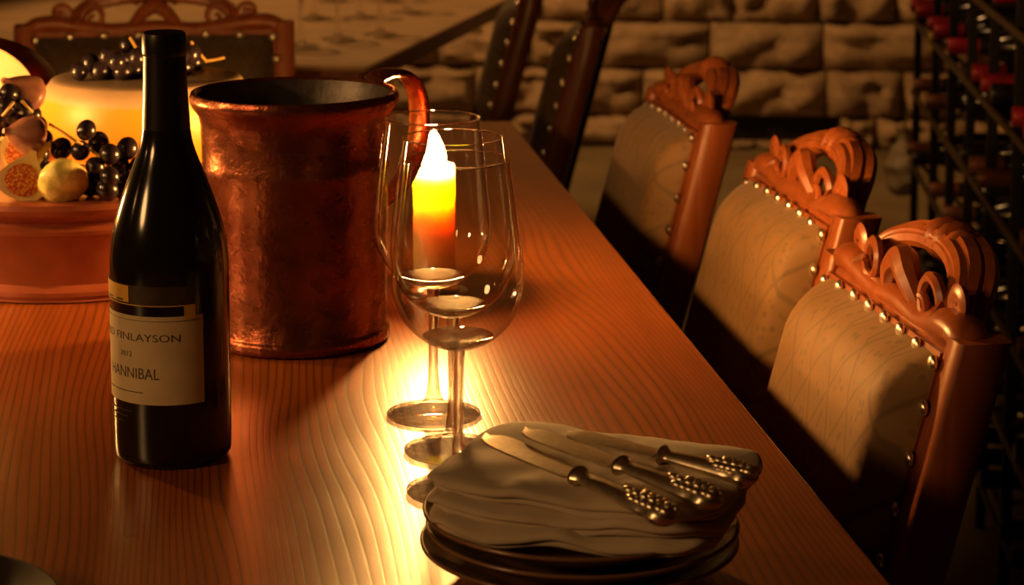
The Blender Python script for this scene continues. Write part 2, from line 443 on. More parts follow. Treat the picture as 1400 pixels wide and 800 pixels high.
so.parent = wb; so.matrix_local = wb.rotation_euler.to_matrix().to_4x4().inverted()

# ------------------------------------------------------------------ dining table
TX0, TX1 = -.60, .386
TY1 = at(690, 165).y; TY0 = .55
tb = empty('dining_table', ((TX0+TX1)/2, (TY0+TY1)/2, 0), 0, 'long varnished reddish pine dining table set with wine and fruit', 'table')
def rel(o, p): return Vector(p)-o.location
hw, hl = (TX1-TX0)/2, (TY1-TY0)/2
MB().box((0, 0, TZ-.022), (hw, hl, .022), None, .004).build('table_top', M['table'], tb, True, 30)
for s in (-1, 1):
    MB().box((s*(hw-.09), 0, TZ-.044-.05), (.0125, hl-.09, .05)).build('apron', M['dark_wood'], tb, False)
    MB().box((0, s*(hl-.075), TZ-.044-.05), (hw-.10, .0125, .05)).build('apron', M['dark_wood'], tb, False)
    for q in (-1, 1):
        m = MB(); m.box((s*(hw-.41), q*(hl-.075), .63), (.04, .04, .075), None, .003)
        m.lathe([(0, 0), (.032, 0), (.036, .03), (.028, .06), (.030, .1), (.040, .3), (.034, .45), (.04, .52), (.04, .56), (0, .56)], 20, (s*(hw-.41), q*(hl-.075), 0))
        m.build('leg', M['dark_wood'], tb)

# ------------------------------------------------------------------ carved dining chairs (local: faces -x, back top near x=0)
def make_chair(W, NZ, wood, fab, name='dining_chair'):
    """W outer width, NZ height of the top nail row"""
    ch = empty(name)
    LEAN = .26
    def bx(z): return (z-NZ)*LEAN if z > .42 else (.42-NZ)*LEAN + (.42-z)*.16
    hw = W/2; sw = .016
    for s in (-1, 1):                                   # stiles run down into the rear legs
        zs = [0, .14, .28, .42, .52, .64, NZ-.02, NZ+.012]
        m = MB(); rows = []
        for z in zs:
            d = .021 if z > .3 else .017
            x = bx(z)+.022; y = s*(hw-sw); y0, y1 = y-sw, y+sw
            rows.append([(x-d, y0+.004, z), (x-d+.004, y0, z), (x+d-.004, y0, z), (x+d, y0+.004, z), (x+d, y1-.004, z), (x+d-.004, y1, z), (x-d+.004, y1, z), (x-d, y1-.004, z)])
        v = [p for r in rows for p in r]
        f = [(i*8+j, i*8+(j+1) % 8, i*8+8+(j+1) % 8, i*8+8+j) for i in range(len(zs)-1) for j in range(8)]
        f += [tuple(range(8))[::-1], tuple(range(len(v)-8, len(v)))]
        m.add(v, f).build('back_stile', M[wood], ch, True, 50)
    # crest rail: rounded shoulders, dips towards the carved handle
    pts = []; rad = []
    prof = [(-1, -.016), (-.985, -.001), (-.90, .011), (-.74, .013), (-.58, .008), (-.44, .004), (-.3, .002), (0, .006), (.3, .002), (.44, .004), (.58, .008), (.74, .013), (.90, .011), (.985, -.001), (1, -.016)]
    for a, dz in prof: pts.append((.020, a*(hw-.016), NZ+dz))
    rl = [.0105, .012, .0135, .014, .013, .012, .0115, .0115, .0115, .012, .013, .014, .0135, .012, .0105]
    sp = smooth_path(pts, 5)
    cr = MB().tube(sp, lerp_list(rl, len(sp)), 14, 1.25, (0, 0, 1)).build('crest_rail', M[wood], ch)
    MB().box((.018, 0, NZ-.012), (.013, hw-.03, .016), None, .004).build('top_rail', M[wood], ch)
    MB().box((bx(.46)+.02, 0, .46), (.015, hw-.03, .02), None, .004).build('lower_rail', M[wood], ch)
    # carved handle: a bundle of ribs arching up and slightly backwards, with rings at the top
    h = hw*.57; top = .050
    def arch(t, r=1.0, dx=0, dz=0):                      # t -1..1
        a = t*PI/2
        y = h*math.sin(a)*(1.0 if abs(t) < .8 else 1.0)*r
        zz = top*max(0, math.cos(a))**.62
        return (.030 + .030*max(0, math.cos(a)) + dx, y, NZ+.004+zz*r+dz)
    hd = MB()
    ts = [-1+2*i/32 for i in range(33)]
    for r, dx, rad0 in ((1.0, 0, .0105), (.96, -.012, .0066), (.95, .011, .0070), (1.03, .013, .0075), (1.04, -.010, .0066)):
        pts = [arch(t, r, dx) for t in ts]
        hd.tube(pts, [rad0*(1+.35*(1-abs(t))) for t in ts], 8)
    hd.build('carved_handle', M[wood], ch)
    for t, rr in ((-.16, .0155), (-.06, .0185), (.06, .0185), (.16, .0155)):
        rg = MB(); c = Vector(arch(t)); c2 = Vector(arch(t+.02)); d = (c2-c).normalized()
        p = [c-d*.008, c-d*.005, c, c+d*.005, c+d*.008]
        rg.tube(p, [rr*.72, rr*.94, rr*1.05, rr*.94, rr*.72], 12, 1.1).build('carved_ring', M[wood], ch)
    for s in (-1, 1):                                    # volutes and leaves at the feet of the handle
        sc = MB(); n = 26
        pth = []; rd = []
        for i in range(n):
            u = i/(n-1); a = u*2.6*PI; r = .019*(1-u)+.003
            pth.append((.020-.012*u, s*(h-.030 + r*math.cos(a)*.9), NZ+.022+r*math.sin(a))); rd.append(.0058*(1-.45*u))
        sc.tube(pth, rd, 7).build('scroll', M[wood], ch)
        sc = MB(); pth = []; rd = []
        for i in range(n):
            u = i/(n-1); a = u*2.3*PI-.6; r = .010*(1-u)+.002
            pth.append((.022, s*(h+.022 - r*math.cos(a)), NZ+.030+r*math.sin(a)*.9)); rd.append(.0052*(1-.4*u))
        sc.tube(pth, rd, 7, 1.9, (1, 0, 0)).build('scroll', M[wood], ch)
        for k in range(2):
            b = Vector((.018, s*(h-.004+.012*k), NZ+.000)); e = Vector((.030+.006*k, s*(h*.86-.004+.010*k), NZ+.030-.004*k)); mid = (b+e)/2+Vector((-.014, s*.012, 0))
            p = smooth_path([b, mid, e], 6)
            MB().tube(p, lerp_list([.003, .0060, .0050, .002], len(p)), 7, .8).build('carved_leaf', M[wood], ch)
    b = MB(); p = smooth_path([(.020, -.035, NZ+.010), (.016, -.018, NZ+.030), (.018, 0, NZ+.040), (.016, .018, NZ+.030), (.020, .035, NZ+.010)], 6)
    b.tube(p, lerp_list([.008, .011, .013, .011, .008], len(p)), 8).build('carved_bead', M[wood], ch)
    # upholstered back pad with a soft bulge
    z0, z1 = .455, NZ-.004; pw = hw-.031
    def pad(u, v, side):
        y = (u-.5)*2*pw; zt = z0+(z1-z0)*v
        e = min(1, (1-abs(2*u-1))/.20); e2 = min(1, (1-v)/.14); e3 = min(1, v/.12)
        rnd_ = math.sqrt(max(0, 1-(1-e)**2))*math.sqrt(max(0, 1-(1-e2)**2))*math.sqrt(max(0, 1-(1-e3)**2))
        crease = .0022*math.sin((2*u-1)*26)*max(0, 1-abs(v-.93)/.09)*e
        return (bx(zt) + (.003 - .040*rnd_ + crease if side else .034), y, zt)
    m = MB().grid(28, 34, lambda u, v: pad(u, v, True)); m.grid(2, 4, lambda u, v: pad(u, v, False))
    nU, nV = 28, 34
    m.build('back_upholstery', M[fab], ch)
    bd = MB(); bd.box((bx((z0+z1)/2)+.016, 0, (z0+z1)/2), (.016, pw, (z1-z0)/2+.004), Matrix.Rotation(math.atan(LEAN), 3, 'Y')).build('back_frame', M[wood], ch, False)
    # nails
    nm = MB().ball((0, 0, 0), .0068, 10, 6, (.6, 1, 1)).mesh('nail', M['brass'])
    def nail(y, z): o = link('nail', nm, ch); o.location = (bx(z)-.003, y, z)
    nt = 8
    for i in range(nt): nail((-1+2*i/(nt-1))*(hw-.034), NZ-.004-.006*abs(-1+2*i/(nt-1))**3)
    for s in (-1, 1):
        for i in range(1, 8): nail(s*(hw-.029), NZ-.004-.040*i)
    # seat, rails, front legs
    sd = .40; xb = bx(.45)+.01
    MB().box((xb-sd/2, 0, .405), (sd/2, hw-.006, .028), None, .004).build('seat_frame', M[wood], ch)
    def seat(u, v):
        e = min(1, (1-abs(2*u-1))/.2); g = min(1, (1-abs(2*v-1))/.2)
        return (xb-sd*u-.003, (v-.5)*2*(hw-.004), .425+.045*math.sqrt(max(0, 1-(1-e)**2))*math.sqrt(max(0, 1-(1-g)**2)))
    MB().grid(16, 16, seat).build('seat', M[fab], ch)
    for s in (-1, 1):
        p = smooth_path([(xb-sd+.03, s*(hw-.026), .40), (xb-sd+.018, s*(hw-.022), .30), (xb-sd+.034, s*(hw-.028), .12), (xb-sd+.012, s*(hw-.018), .012)], 6)
        m = MB().tube(p, lerp_list([.026, .024, .016, .013, .015], len(p)), 10)
        m.ball((xb-sd+.010, s*(hw-.018), .013), .020, 10, 6, (1.2, 1, .65)).build('leg', M[wood], ch)
    for s in (-1, 1):
        MB().tube([(bx(.2)+.02, s*(hw-.02), .18), (xb-sd+.03, s*(hw-.026), .18)], .010, 8).build('stretcher', M[wood], ch)
    MB().tube([((bx(.2)+xb-sd)/2, -(hw-.024), .18), ((bx(.2)+xb-sd)/2, hw-.024, .18)], .010, 8).build('stretcher', M[wood], ch)
    return ch
NZS = TZ+.036
side = make_chair(.345, NZS, 'chair_wood', 'fabric')
def put(o, loc, rz, label, group):
    o.location = loc; o.rotation_euler = (0, 0, rz); tag(o, label, 'chair', group); return o
GR = 'carved chairs along the table side'
p1 = at(1205, 420, .036); p2 = at(1076, 271, .036); p3 = at(918, 155, .036)
def fl(p, dx=0, dy=0): return Vector((p.x+dx, p.y+dy, 0))
c1 = put(side, fl(p1), R(2), 'carved dining chair in patterned olive upholstery, beside the plates and napkins', GR)
c2 = put(copy_tree(side), fl(p2), R(2), 'middle one of the three olive upholstered carved chairs along the table side', GR)
c3 = put(copy_tree(side), fl(p3), R(1), 'carved upholstered dining chair with sunlit orange side post, beside the bare table end', GR)
c3['label'] = 'carved upholstered dining chair with glowing orange side post near the far table corner'
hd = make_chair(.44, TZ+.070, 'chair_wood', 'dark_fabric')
ph = atd(212, 47, 3.5)
put(hd, (ph.x, ph.y, 0), -PI/2 - R(0), 'orange framed carved chair at the table head behind the fruit stand', None)
# rotate so that it faces the camera (-y)
hd.rotation_euler = (0, 0, PI/2)
far = make_chair(.35, NZS+.02, 'dark_wood', 'dark_fabric')  # same kind as the side row; darker wood and fabric stand in for shade
pd_ = atd(800, 60, 3.72); pe = atd(715, 40, 4.25)
put(far, (pd_.x, pd_.y, 0), R(-14), 'shade-darkened wooden chair standing against the stone wall, just past the far table corner', 'dark chairs past the table end')
far2 = put(copy_tree(far), (pe.x, pe.y, 0), R(-10), 'shade-darkened wooden chair with reddish post between the cloth covered table and another dark chair', 'dark chairs past the table end')

# ------------------------------------------------------------------ far table with cloth and glasses
C0 = at(500, 92); C1 = at(680, 5); dv = (C1-C0); dv.z = 0; L2 = dv.length; dv.normalize()
ang2 = math.atan2(dv.y, dv.x)-PI/2
ft = empty('side_table', (C0.x, C0.y, 0), ang2, 'tan cloth covered side table crowded with glasses behind the head chair', 'table')
TW, TL = 1.25, max(L2, 1.2)
MB().box((-TW/2, TL/2, TZ-.02), (TW/2-.01, TL/2-.01, .018), None, .003).build('table_top', M['dark_wood'], ft)
m = MB(); m.box((-TW/2, TL/2, TZ-.004), (TW/2, TL/2, .004), None, .003)
m.build('tablecloth', M['tan_cloth'], ft)
for sx in (0, 1):
    for sy in (0, 1):
        MB().box((-.46-sx*(TW-.54), .08+sy*(TL-.16), (TZ-.04)/2), (.03, .03, (TZ-.04)/2), None, .004).build('leg', M['dark_wood'], ft)

# ------------------------------------------------------------------ wine glasses
def make_glass(name='wine_glass', k=1.0, n=48):
    g = empty(name)
    H = .2255*k
    out = fine_prof([(.0052, .098), (.012, .0995), (.024, .1055), (.0355, .117), (.0425, .133), (.0438, .146), (.0425, .165), (.0395, .19), (.0365, .212), (.0347, .2255)], 5)
    prof = [(0, .0985)]+out
    MB().lathe([(r*k, z*k) for r, z in prof], n).build('bowl', M['glass'], g, True, 60)
    rim = [(.0347+.0007*math.cos(2*PI*i/8), .2257+.0007*math.sin(2*PI*i/8)) for i in range(8)]
    MB().lathe([(r*k, z*k) for r, z in rim], n, (0, 0, 0), 0, 2*PI, True).build('rim', M['crystal'], g)
    plug = [(0, .0990), (.011, .1000), (.021, .1050), (.0235, .1075), (.015, .1050), (.006, .1038), (0, .1036)]
    MB().lathe([(r*k, z*k) for r, z in plug], n).build('bowl_bottom', M['crystal'], g, True, 60)
    st = fine_prof([(.0055, .0985), (.0043, .092), (.0038, .075), (.0037, .050), (.0042, .030), (.0065, .0145), (.012, .0085), (.022, .0055), (.0335, .0032), (.0352, .0018), (.0340, .0002)], 4)
    MB().lathe([(r*k, z*k) for r, z in [(0, .0985)]+st+[(0, .0002)]], n).build('stem_and_foot', M['crystal'], g, True, 60)
    return g
g0 = make_glass()
glass_spots = [((593, 568), 'clear wine glass next to the copper jar handle, farthest from the napkins'),
               ((620, 617), 'clear wine glass in the middle of the three close together on the table'),
               ((627, 672), 'clear wine glass right behind the napkins and knives, in front of two others')]
for i, (p, lb) in enumerate(glass_spots):
    o = g0 if i == 0 else copy_tree(g0)
    o.location = at(*p); o.rotation_euler = (0, 0, i*1.1); tag(o, lb, 'wine glass', 'wine glasses on the dining table')
gs = make_glass('wine_glass', .9, 24)
for i, (px, py) in enumerate([(412, 64), (462, 54), (492, 24), (520, 48), (556, 18), (525, 2), (430, 26), (455, 2)]):
    o = gs if i == 0 else copy_tree(gs)
    o.location = at(px, py); tag(o, 'clear wine glass in the cluster on the cloth covered side table', 'wine glass', 'glasses on the side table')

# ------------------------------------------------------------------ wine bottle
BP = at(237, 621)
bt = empty('wine_bottle', BP, 0, 'dark burgundy wine bottle with cream paper label standing on the table', 'bottle')
bp_ = [(0, .004), (.030, .001), (.0375, .001), (.0400, .004), (.0410, .010), (.0412, .05), (.0412, .10), (.0412, .132), (.0405, .148), (.0380, .164), (.0335, .180), (.0280, .196), (.0225, .210), (.0185, .222), (.0163, .235), (.0153, .25), (.0146, .268), (.0141, .288)]
MB().lathe([(0, .004), (.030, .001)]+fine_prof(bp_[2:], 3)+[(0, .288)], 64).build('glass_body', M['bottle'], bt, True, 60)
MB().lathe([(.0167, .2335), (.0158, .25), (.0150, .268), (.0146, .284), (.0150, .2845), (.0153, .287), (.0153, .296), (.0147, .2995), (.0135, .3005), (0, .3005)], 48).build('foil_capsule', M['foil'], bt, True, 35)
vdir = math.atan2(-BP.y, -BP.x)                          # towards the camera
def on_bottle(deg): return vdir + R(deg)                 # + = towards the right of the picture
def wrap(name, d0, d1, z0, z1, r, mat, parent):
    m = MB().lathe([(r-.0003, z0), (r, z0), (r, z1), (r-.0003, z1)], 40, (0, 0, 0), on_bottle(d0), on_bottle(d1), True)
    return m.build(name, mat, parent, True, 50)
lab = wrap('front_label', -112, 32, .0475, .1095, .0417, M['paper'], bt)
strip = wrap('upper_label', -112, 24, .1165, .1305, .0417, M['black_paper'], bt)
wrap('gold_panel', -112, -42, .1185, .1300, .0419, M['gold_paper'], strip)
wrap('gold_line', -112, 24, .1166, .1172, .0419, M['gold_paper'], strip)
wrap('label_tab', 13, 24, .1075, .1165, .0419, M['gold_paper'], lab)
wrap('rule_line', -112, 30, .1062, .1065, .0419, M['ink'], lab)
def text_on_bottle(txt, size, deg, z, parent, mat, width=None, r=.04185):
    fc = bpy.data.curves.new('lettering', 'FONT'); fc.body = txt; fc.size = size; fc.align_x = 'CENTER'; fc.resolution_u = 3
    tmp = bpy.data.objects.new('tmp', fc); col.objects.link(tmp)
    dg = bpy.context.evaluated_depsgraph_get(); me = bpy.data.meshes.new_from_object(tmp.evaluated_get(dg))
    bpy.data.objects.remove(tmp); me.name = 'lettering'
    xs = [v.co.x for v in me.vertices]; wd = max(xs)-min(xs); k = (width/wd) if width else 1
    for v in me.vertices:
        a = on_bottle(deg) + v.co.x*k/r
        v.co = Vector((r*math.cos(a), r*math.sin(a), z+v.co.y))
    me.materials.clear(); me.materials.append(mat)
    return link('lettering', me, parent)
LC = -43
text_on_bottle('BOUCHARD FINLAYSON', .0074, -65, .0920, lab, M['ink'], .108)
text_on_bottle('2012', .0052, LC-4, .0805, lab, M['ink'], .011)
text_on_bottle('HANNIBAL', .0110, LC, .0655, lab, M['ink'], .0455)
wrap('small_print', -80, -28, .0555, .0561, .0419, M['ink'], lab)
for i in range(3): wrap('small_print', -85, -42-4*i, .041-.004*i, .0417-.004*i, .0414, M['black_paper'], bt)
for k in (-96, -78, -60): wrap('small_print', k, k+11, .1192, .1204, .04195, M['ink'], strip)

# ------------------------------------------------------------------ copper jar
JP = at(407, 461)
jr = empty('copper_jar', JP, 0, 'large aged copper jar with rolled rim and strap handle', 'jar')
outp = [(0, .002), (.066, .002), (.0770, .002), (.0784, .004), (.0784, .010), (.0770, .012), (.0757, .014), (.0765, .06), (.0775, .11), (.0780, .146), (.0790, .150), (.0780, .154), (.0785, .185), (.0805, .194), (.0850, .200), (.0875, .2045), (.0880, .2085), (.0862, .2125), (.0835, .2130), (.0815, .2105)]
MB().lathe(outp, 72).build('body', M['copper'], jr, True, 35)
MB().lathe([(.0815, .2105), (.0775, .198), (.0755, .15), (.0740, .02), (0, .02)], 56).build('lining', M['jar_inside'], jr, True, 35)
hv = Vector((math.cos(R(30)), math.sin(R(30)), 0))       # handle leaves the right rear of the rim
side_v = Vector((-hv.y, hv.x, 0))
path = [hv*.080+Vector((0, 0, .2155)), hv*.094+Vector((0, 0, .2195)), hv*.112+Vector((0, 0, .217)), hv*.124+Vector((0, 0, .203)), hv*.128+Vector((0, 0, .180)), hv*.124+Vector((0, 0, .150)), hv*.108+Vector((0, 0, .122)), hv*.088+Vector((0, 0, .108)), hv*.078+Vector((0, 0, .106))]
sp = smooth_path(path, 6)
MB().tube(sp, .0155, 12, .26, side_v).build('handle', M['copper'], jr)
for q in (-1, 1):
    pp = hv*.0835+side_v*(q*.006)+Vector((0, 0, .2195)); MB().ball(pp, .0035, 8, 6, (1, 1, .6)).build('rivet', M['copper'], jr)

# ------------------------------------------------------------------ candles (the light of the scene)
def make_candle(name, loc, hgt, rad, label, fl_r=.0125, fl_h=.052):
    c = empty(name, loc, 0, label, 'candle', None)
    rim = [(0, .006), (.0, .006)]
    MB().lathe([(0, .007), (rad*.96, .007), (rad, .010), (rad, hgt-.006), (rad*.96, hgt-.001), (rad*.90, hgt), (rad*.82, hgt-.003), (rad*.72, hgt-.010), (rad*.4, hgt-.0125), (0, hgt-.013)], 36).build('wax', M['wax'], c, True, 60)
    MB().lathe([(0, 0), (rad*1.55, 0), (rad*1.6, .002), (rad*1.6, .0035), (rad*1.2, .0045), (rad*1.08, .0075), (rad*1.08, .016), (rad*1.01, .016), (rad*1.01, .006), (0, .006)], 36).build('holder', M['brass'], c, True, 40)
    MB().tube([(0, 0, hgt-.016), (.001, 0, hgt-.010), (.002, .0, hgt-.005)], .0011, 6).build('wick', M['wick'], c)
    fp = [(0, 0), (.45, .04), (.85, .16), (1.0, .32), (.88, .52), (.6, .72), (.28, .90), (0, 1.0)]
    MB().lathe([(fl_r*r, hgt-.008+fl_h*z) for r, z in fine_prof(fp, 4)], 24).build('flame', M['flame'], c)
    return c
CP = at(594, 402)
make_candle('pillar_candle', CP, .122, .0195, 'lit ivory pillar candle glowing behind the wine glasses', .0115, .040)
make_candle('pillar_candle', (-.47, 2.03, TZ), .165, .024, 'tall lit ivory pillar candle beside the terracotta fruit stand', .0098, .042)

# ------------------------------------------------------------------ fruit stand, cheeses, grapes, figs
SP = Vector((-.150, 2.13, TZ))
fs = empty('fruit_stand', SP, 0, 'broad terracotta stand holding cheese, figs and grapes', 'fruit stand')
MB().lathe(fine_prof([(0, .001), (.14, .001), (.152, .003), (.154, .010), (.149, .016)], 2)+[(.150, .02), (.158, .045), (.166, .062), (.170, .066), (.171, .070), (.1665, .0735), (.1665, .077), (.180, .084), (.186, .087), (.188, .092), (.186, .0965), (.178, .098), (.170, .0978), (.0, .0978)], 96).build('dish', M['terracotta'], fs, True, 30)
DZ = TZ+.0983
def ckf(prof, n=64): return MB().lathe(prof, n)
CW = Vector((-.083, 2.215, DZ))
cw = MB().lathe(fine_prof([(0, 0), (.085, 0), (.096, .004), (.104, .022), (.106, .042), (.103, .060), (.097, .071), (.088, .0765), (.05, .078), (0, .078)], 4), 72).build('golden_cheese', M['cheese'], None, True, 60)
cw.location = CW; tag(cw, 'round golden cheese wheel with pale crust topped by black grapes', 'cheese')
# half of a red waxed cheese, cut face to the front
hc = empty('cheese_half', (-.270, 2.262, DZ), 0, 'half of a red waxed cheese with its pale cut face forward', 'cheese')
def half_cheese(r, d0, d1, off=0):
    m = MB(); n = 40; prof = []
    for i in range(9):
        a = PI/2*i/8; prof.append((r*(.86+.14*math.cos(a)) if i < 8 else 0.0, 0))
    return m
rc = .083
def disc(y, r, n=48, mm=None): return [(r*math.cos(2*PI*i/n), y, r*math.sin(2*PI*i/n)) for i in range(n)]
n = 48; rows = [disc(0, rc), disc(.03, rc*.995), disc(.052, rc*.96), disc(.068, rc*.88), disc(.076, rc*.7), disc(.078, .001)]
m = MB(); m.v = [p for r_ in rows for p in r_]
m.f = [(i*n+j, i*n+(j+1) % n, i*n+n+(j+1) % n, i*n+n+j) for i in range(len(rows)-1) for j in range(n)]
rind = m.build('wax_rind', M['red_wax'], hc)
m = MB(); m.v = disc(-.0008, rc-.005)+[(0, -.0012, 0)]+disc(0.0004, rc); m.f = [(j, (j+1) % n, n) for j in range(n)]+[(j, (j+1) % n, n+1+(j+1) % n, n+1+j) for j in range(n)]
cut = m.build('cut_face', M['cheese_cut'], hc)
hc.rotation_euler = (0, 0, R(-22)); hc.scale = (1, 1, .66); hc.location.z = DZ+rc*.66+.001
gm_cache = {}
def grape_mesh(k):
    if k not in gm_cache: gm_cache[k] = MB().ball((0, 0, 0), 1.0, 16, 10, (1, 1, 1.06+.03*k)).mesh('grape', M['grape'])
    return gm_cache[k]
def bunch(pts, stems, label, r0=.0094):
    pts = [Vector((p[0], p[1], max(p[2], DZ+r0*1.12))) for p in pts]
    base = sum((Vector(p) for p in pts), Vector())/len(pts); base.z = min(Vector(p).z for p in pts)-r0
    b = empty('grape_bunch', base, 0, label, 'grapes', 'bunches of black grapes')
    rr = random.Random(len(pts)*3+1)
    for p in pts:
        o = link('grape', grape_mesh(rr.randrange(3)), b); o.location = Vector(p)-base
        s = r0*rr.uniform(.9, 1.1); o.scale = (s, s, s); o.rotation_euler = (rr.uniform(-.5, .5), rr.uniform(-.5, .5), rr.uniform(0, 6))
    for s in stems:
        q = smooth_path([Vector(p)-base for p in s], 4)
        MB().tube(q, lerp_list([.0016, .0013, .0016], len(q)), 6).build('stem', M['stem'], b)
    return b
def dp(px, py, dist): return atd(px, py, dist)
front = [(118, 178, 1.98), (150, 211, 1.975), (174, 203, 1.995), (150, 242, 1.955), (176, 249, 1.965), (110, 206, 1.99), (84, 203, 2.01), (130, 228, 1.975), (147, 262, 1.955), (124, 252, 1.985), (165, 228, 1.99), (190, 228, 1.985), (200, 255, 1.98), (135, 196, 2.01), (112, 262, 1.99), (190, 268, 1.965), (170, 272, 1.965), (140, 276, 1.98), (210, 275, 1.985)]
bunch([dp(*p) for p in front], [[dp(68, 170, 2.0), dp(85, 180, 1.985), dp(103, 193, 1.98)], [dp(103, 193, 1.98), dp(125, 205, 1.99), dp(150, 228, 1.985)]], 'bunch of black grapes heaped on the stand in front of the golden cheese')
zt = CW.z+.078-TZ
def ontop(px, py, dz=.009):                       # resting on the cheese
    return at(px, py, zt+dz)
topg = [(108, 98), (124, 87), (137, 97), (152, 95), (168, 97), (184, 95), (200, 92), (218, 90), (236, 92), (252, 90), (266, 84), (215, 80), (180, 84)]
up = [(147, 73), (160, 80), (174, 57), (188, 74), (200, 66), (262, 69), (245, 72), (230, 66)]
tg = [ontop(*p) for p in topg]+[ontop(px, py+10, .020)+Vector((0, 0, .004)) for px, py in up]
bunch(tg, [[ontop(178, 52, .040), ontop(186, 66, .032), ontop(194, 86, .018)], [ontop(262, 58, .036), ontop(272, 72, .022), ontop(282, 84, .008)], [ontop(278, 84, .008), ontop(292, 82, .007), ontop(306, 79, .007)]], 'bunch of black grapes lying on top of the golden cheese wheel')
left = [(12, 128, 2.02), (24, 133, 2.03), (8, 146, 2.01), (32, 150, 2.02), (18, 155, 2.015), (44, 158, 2.03), (2, 160, 2.02), (-14, 140, 2.02), (-10, 158, 2.02), (30, 168, 2.03), (50, 172, 2.035), (10, 172, 2.03), (-8, 176, 2.03), (40, 188, 2.035), (60, 190, 2.03), (20, 190, 2.035), (55, 210, 2.03), (35, 215, 2.035), (60, 235, 2.03), (30, 240, 2.035), (58, 255, 2.02)]
bunch([dp(*p) for p in left], [[dp(4, 158, 2.0), dp(12, 148, 1.995), dp(18, 140, 2.0)], [dp(30, 138, 2.005), dp(37, 146, 2.0), dp(44, 153, 2.005)]], 'bunch of black grapes behind the figs, below the red waxed cheese')
figp = [(0, 0), (.35, .02), (.72, .16), (.95, .42), (1.0, .62), (.92, .86), (.72, 1.22), (.46, 1.55), (.24, 1.78), (.15, 1.95), (.12, 2.05), (0, 2.06)]
def fig_whole(loc, r, rot, mat, label):
    f = empty('fig', loc, 0, label, 'fig', 'figs on the stand')
    m = MB().lathe([(a*r, z*r) for a, z in fine_prof(figp[:-1], 4)]+[(0, 2.06*r)], 28)
    for i, v in enumerate(m.v):
        a = math.atan2(v[1], v[0]); k = 1+.018*math.sin(9*a); m.v[i] = (v[0]*k, v[1]*k, v[2])
    m.build('skin', M[mat], f); f.rotation_euler = rot; return f
def fig_half(loc, r, rot, mat, label):
    """cut plane at local y=0 looking to -y"""
    f = empty('fig_half', loc, 0, label, 'fig', 'figs on the stand')
    pr = [(a*r, z*r) for a, z in fine_prof(figp[:-1], 4)]+[(0, 2.06*r)]
    MB().lathe(pr, 16, (0, 0, 0), 0, PI).build('skin', M[mat], f)
    def face(k, y, mat_, nm, z0=0.0, par=None):
        pts = [(a*k, y, (z-z0)*k+z0) for a, z in pr]; pts = pts+[(-x, y, z) for x, y, z in pts[::-1] if x > 1e-6]
        c = (0, y-.0004, .75*r); m = MB(); m.v = pts+[c]; q = len(pts); m.f = [(i, (i+1) % q, q) for i in range(q)]; return m.build(nm, mat_, par or f)
    face(1.0, 0, M['fig_pith'], 'pith')
    pts = []
    m = MB(); q = 28
    m.v = [(.70*r*math.cos(2*PI*i/q), -.0012, .74*r+.66*r*math.sin(2*PI*i/q)*(1.1 if math.sin(2*PI*i/q) > 0 else .9)) for i in range(q)]+[(0, -.0034, .76*r)]
    m.f = [(i, (i+1) % q, q) for i in range(q)]
    m.build('flesh', M['fig_flesh'], f); f.rotation_euler = rot; return f
def zfix(p, z): return Vector((p.x, p.y, z))
fig_half(atd(20, 272, 1.975), .0225, (R(-8), R(24), R(8)), 'fig_green', 'halved fig showing orange seeded flesh on the terracotta stand')
fig_whole(atd(88, 262, 1.955), .0225, (R(-62), R(0), R(8)), 'fig_green', 'whole pale green fig between the halved fig and the grapes')
fig_half(atd(4, 222, 2.005), .022, (R(-10), R(70), R(-10)), 'fig_purple', 'halved purple fig resting on the seeded half fig')
fig_whole(atd(58, 188, 2.005), .019, (R(10), R(-75), R(20)), 'fig_purple', 'purple fig lying on its side above the whole green fig')
fig_whole(atd(50, 142, 2.045), .021, (R(20), R(-50), R(10)), 'fig_purple', 'purple fig tucked under the red waxed cheese')

# ------------------------------------------------------------------ plates, napkins, knives
PC = at(792, 748, .012); PC.z = TZ
pr = .0965
def plate_mesh(r, mat):
    p = fine_prof([(r*.56, .0), (r*.60, .0), (r*.62, .003), (r*.80, .007), (r*.97, .0155), (r*1.0, .0175), (r*.99, .0190), (r*.955, .0178), (r*.80, .0105), (r*.62, .006)], 3)
    return MB().lathe([(0, .0012)]+p+[(0, .0055)], 72).mesh('plate', mat, True, 50)
pm = plate_mesh(pr, M['plate'])
for i, (dx, dy, sc, lb) in enumerate([(0, 0, 1.0, 'brown stoneware plate lowest of the stack under the napkins'), (.002, .001, .985, 'brown stoneware plate in the middle of the stack under the napkins'), (-.001, .002, .97, 'brown stoneware plate topmost of the stack, right under the napkins')]):
    o = link('plate', pm); o.location = (PC.x+dx, PC.y+dy, TZ+.0003+i*.0095); o.scale = (sc, sc, 1); o.rotation_euler = (0, 0, i); tag(o, lb, 'plate', 'stacked plates')
NB = .0095*2+.0185
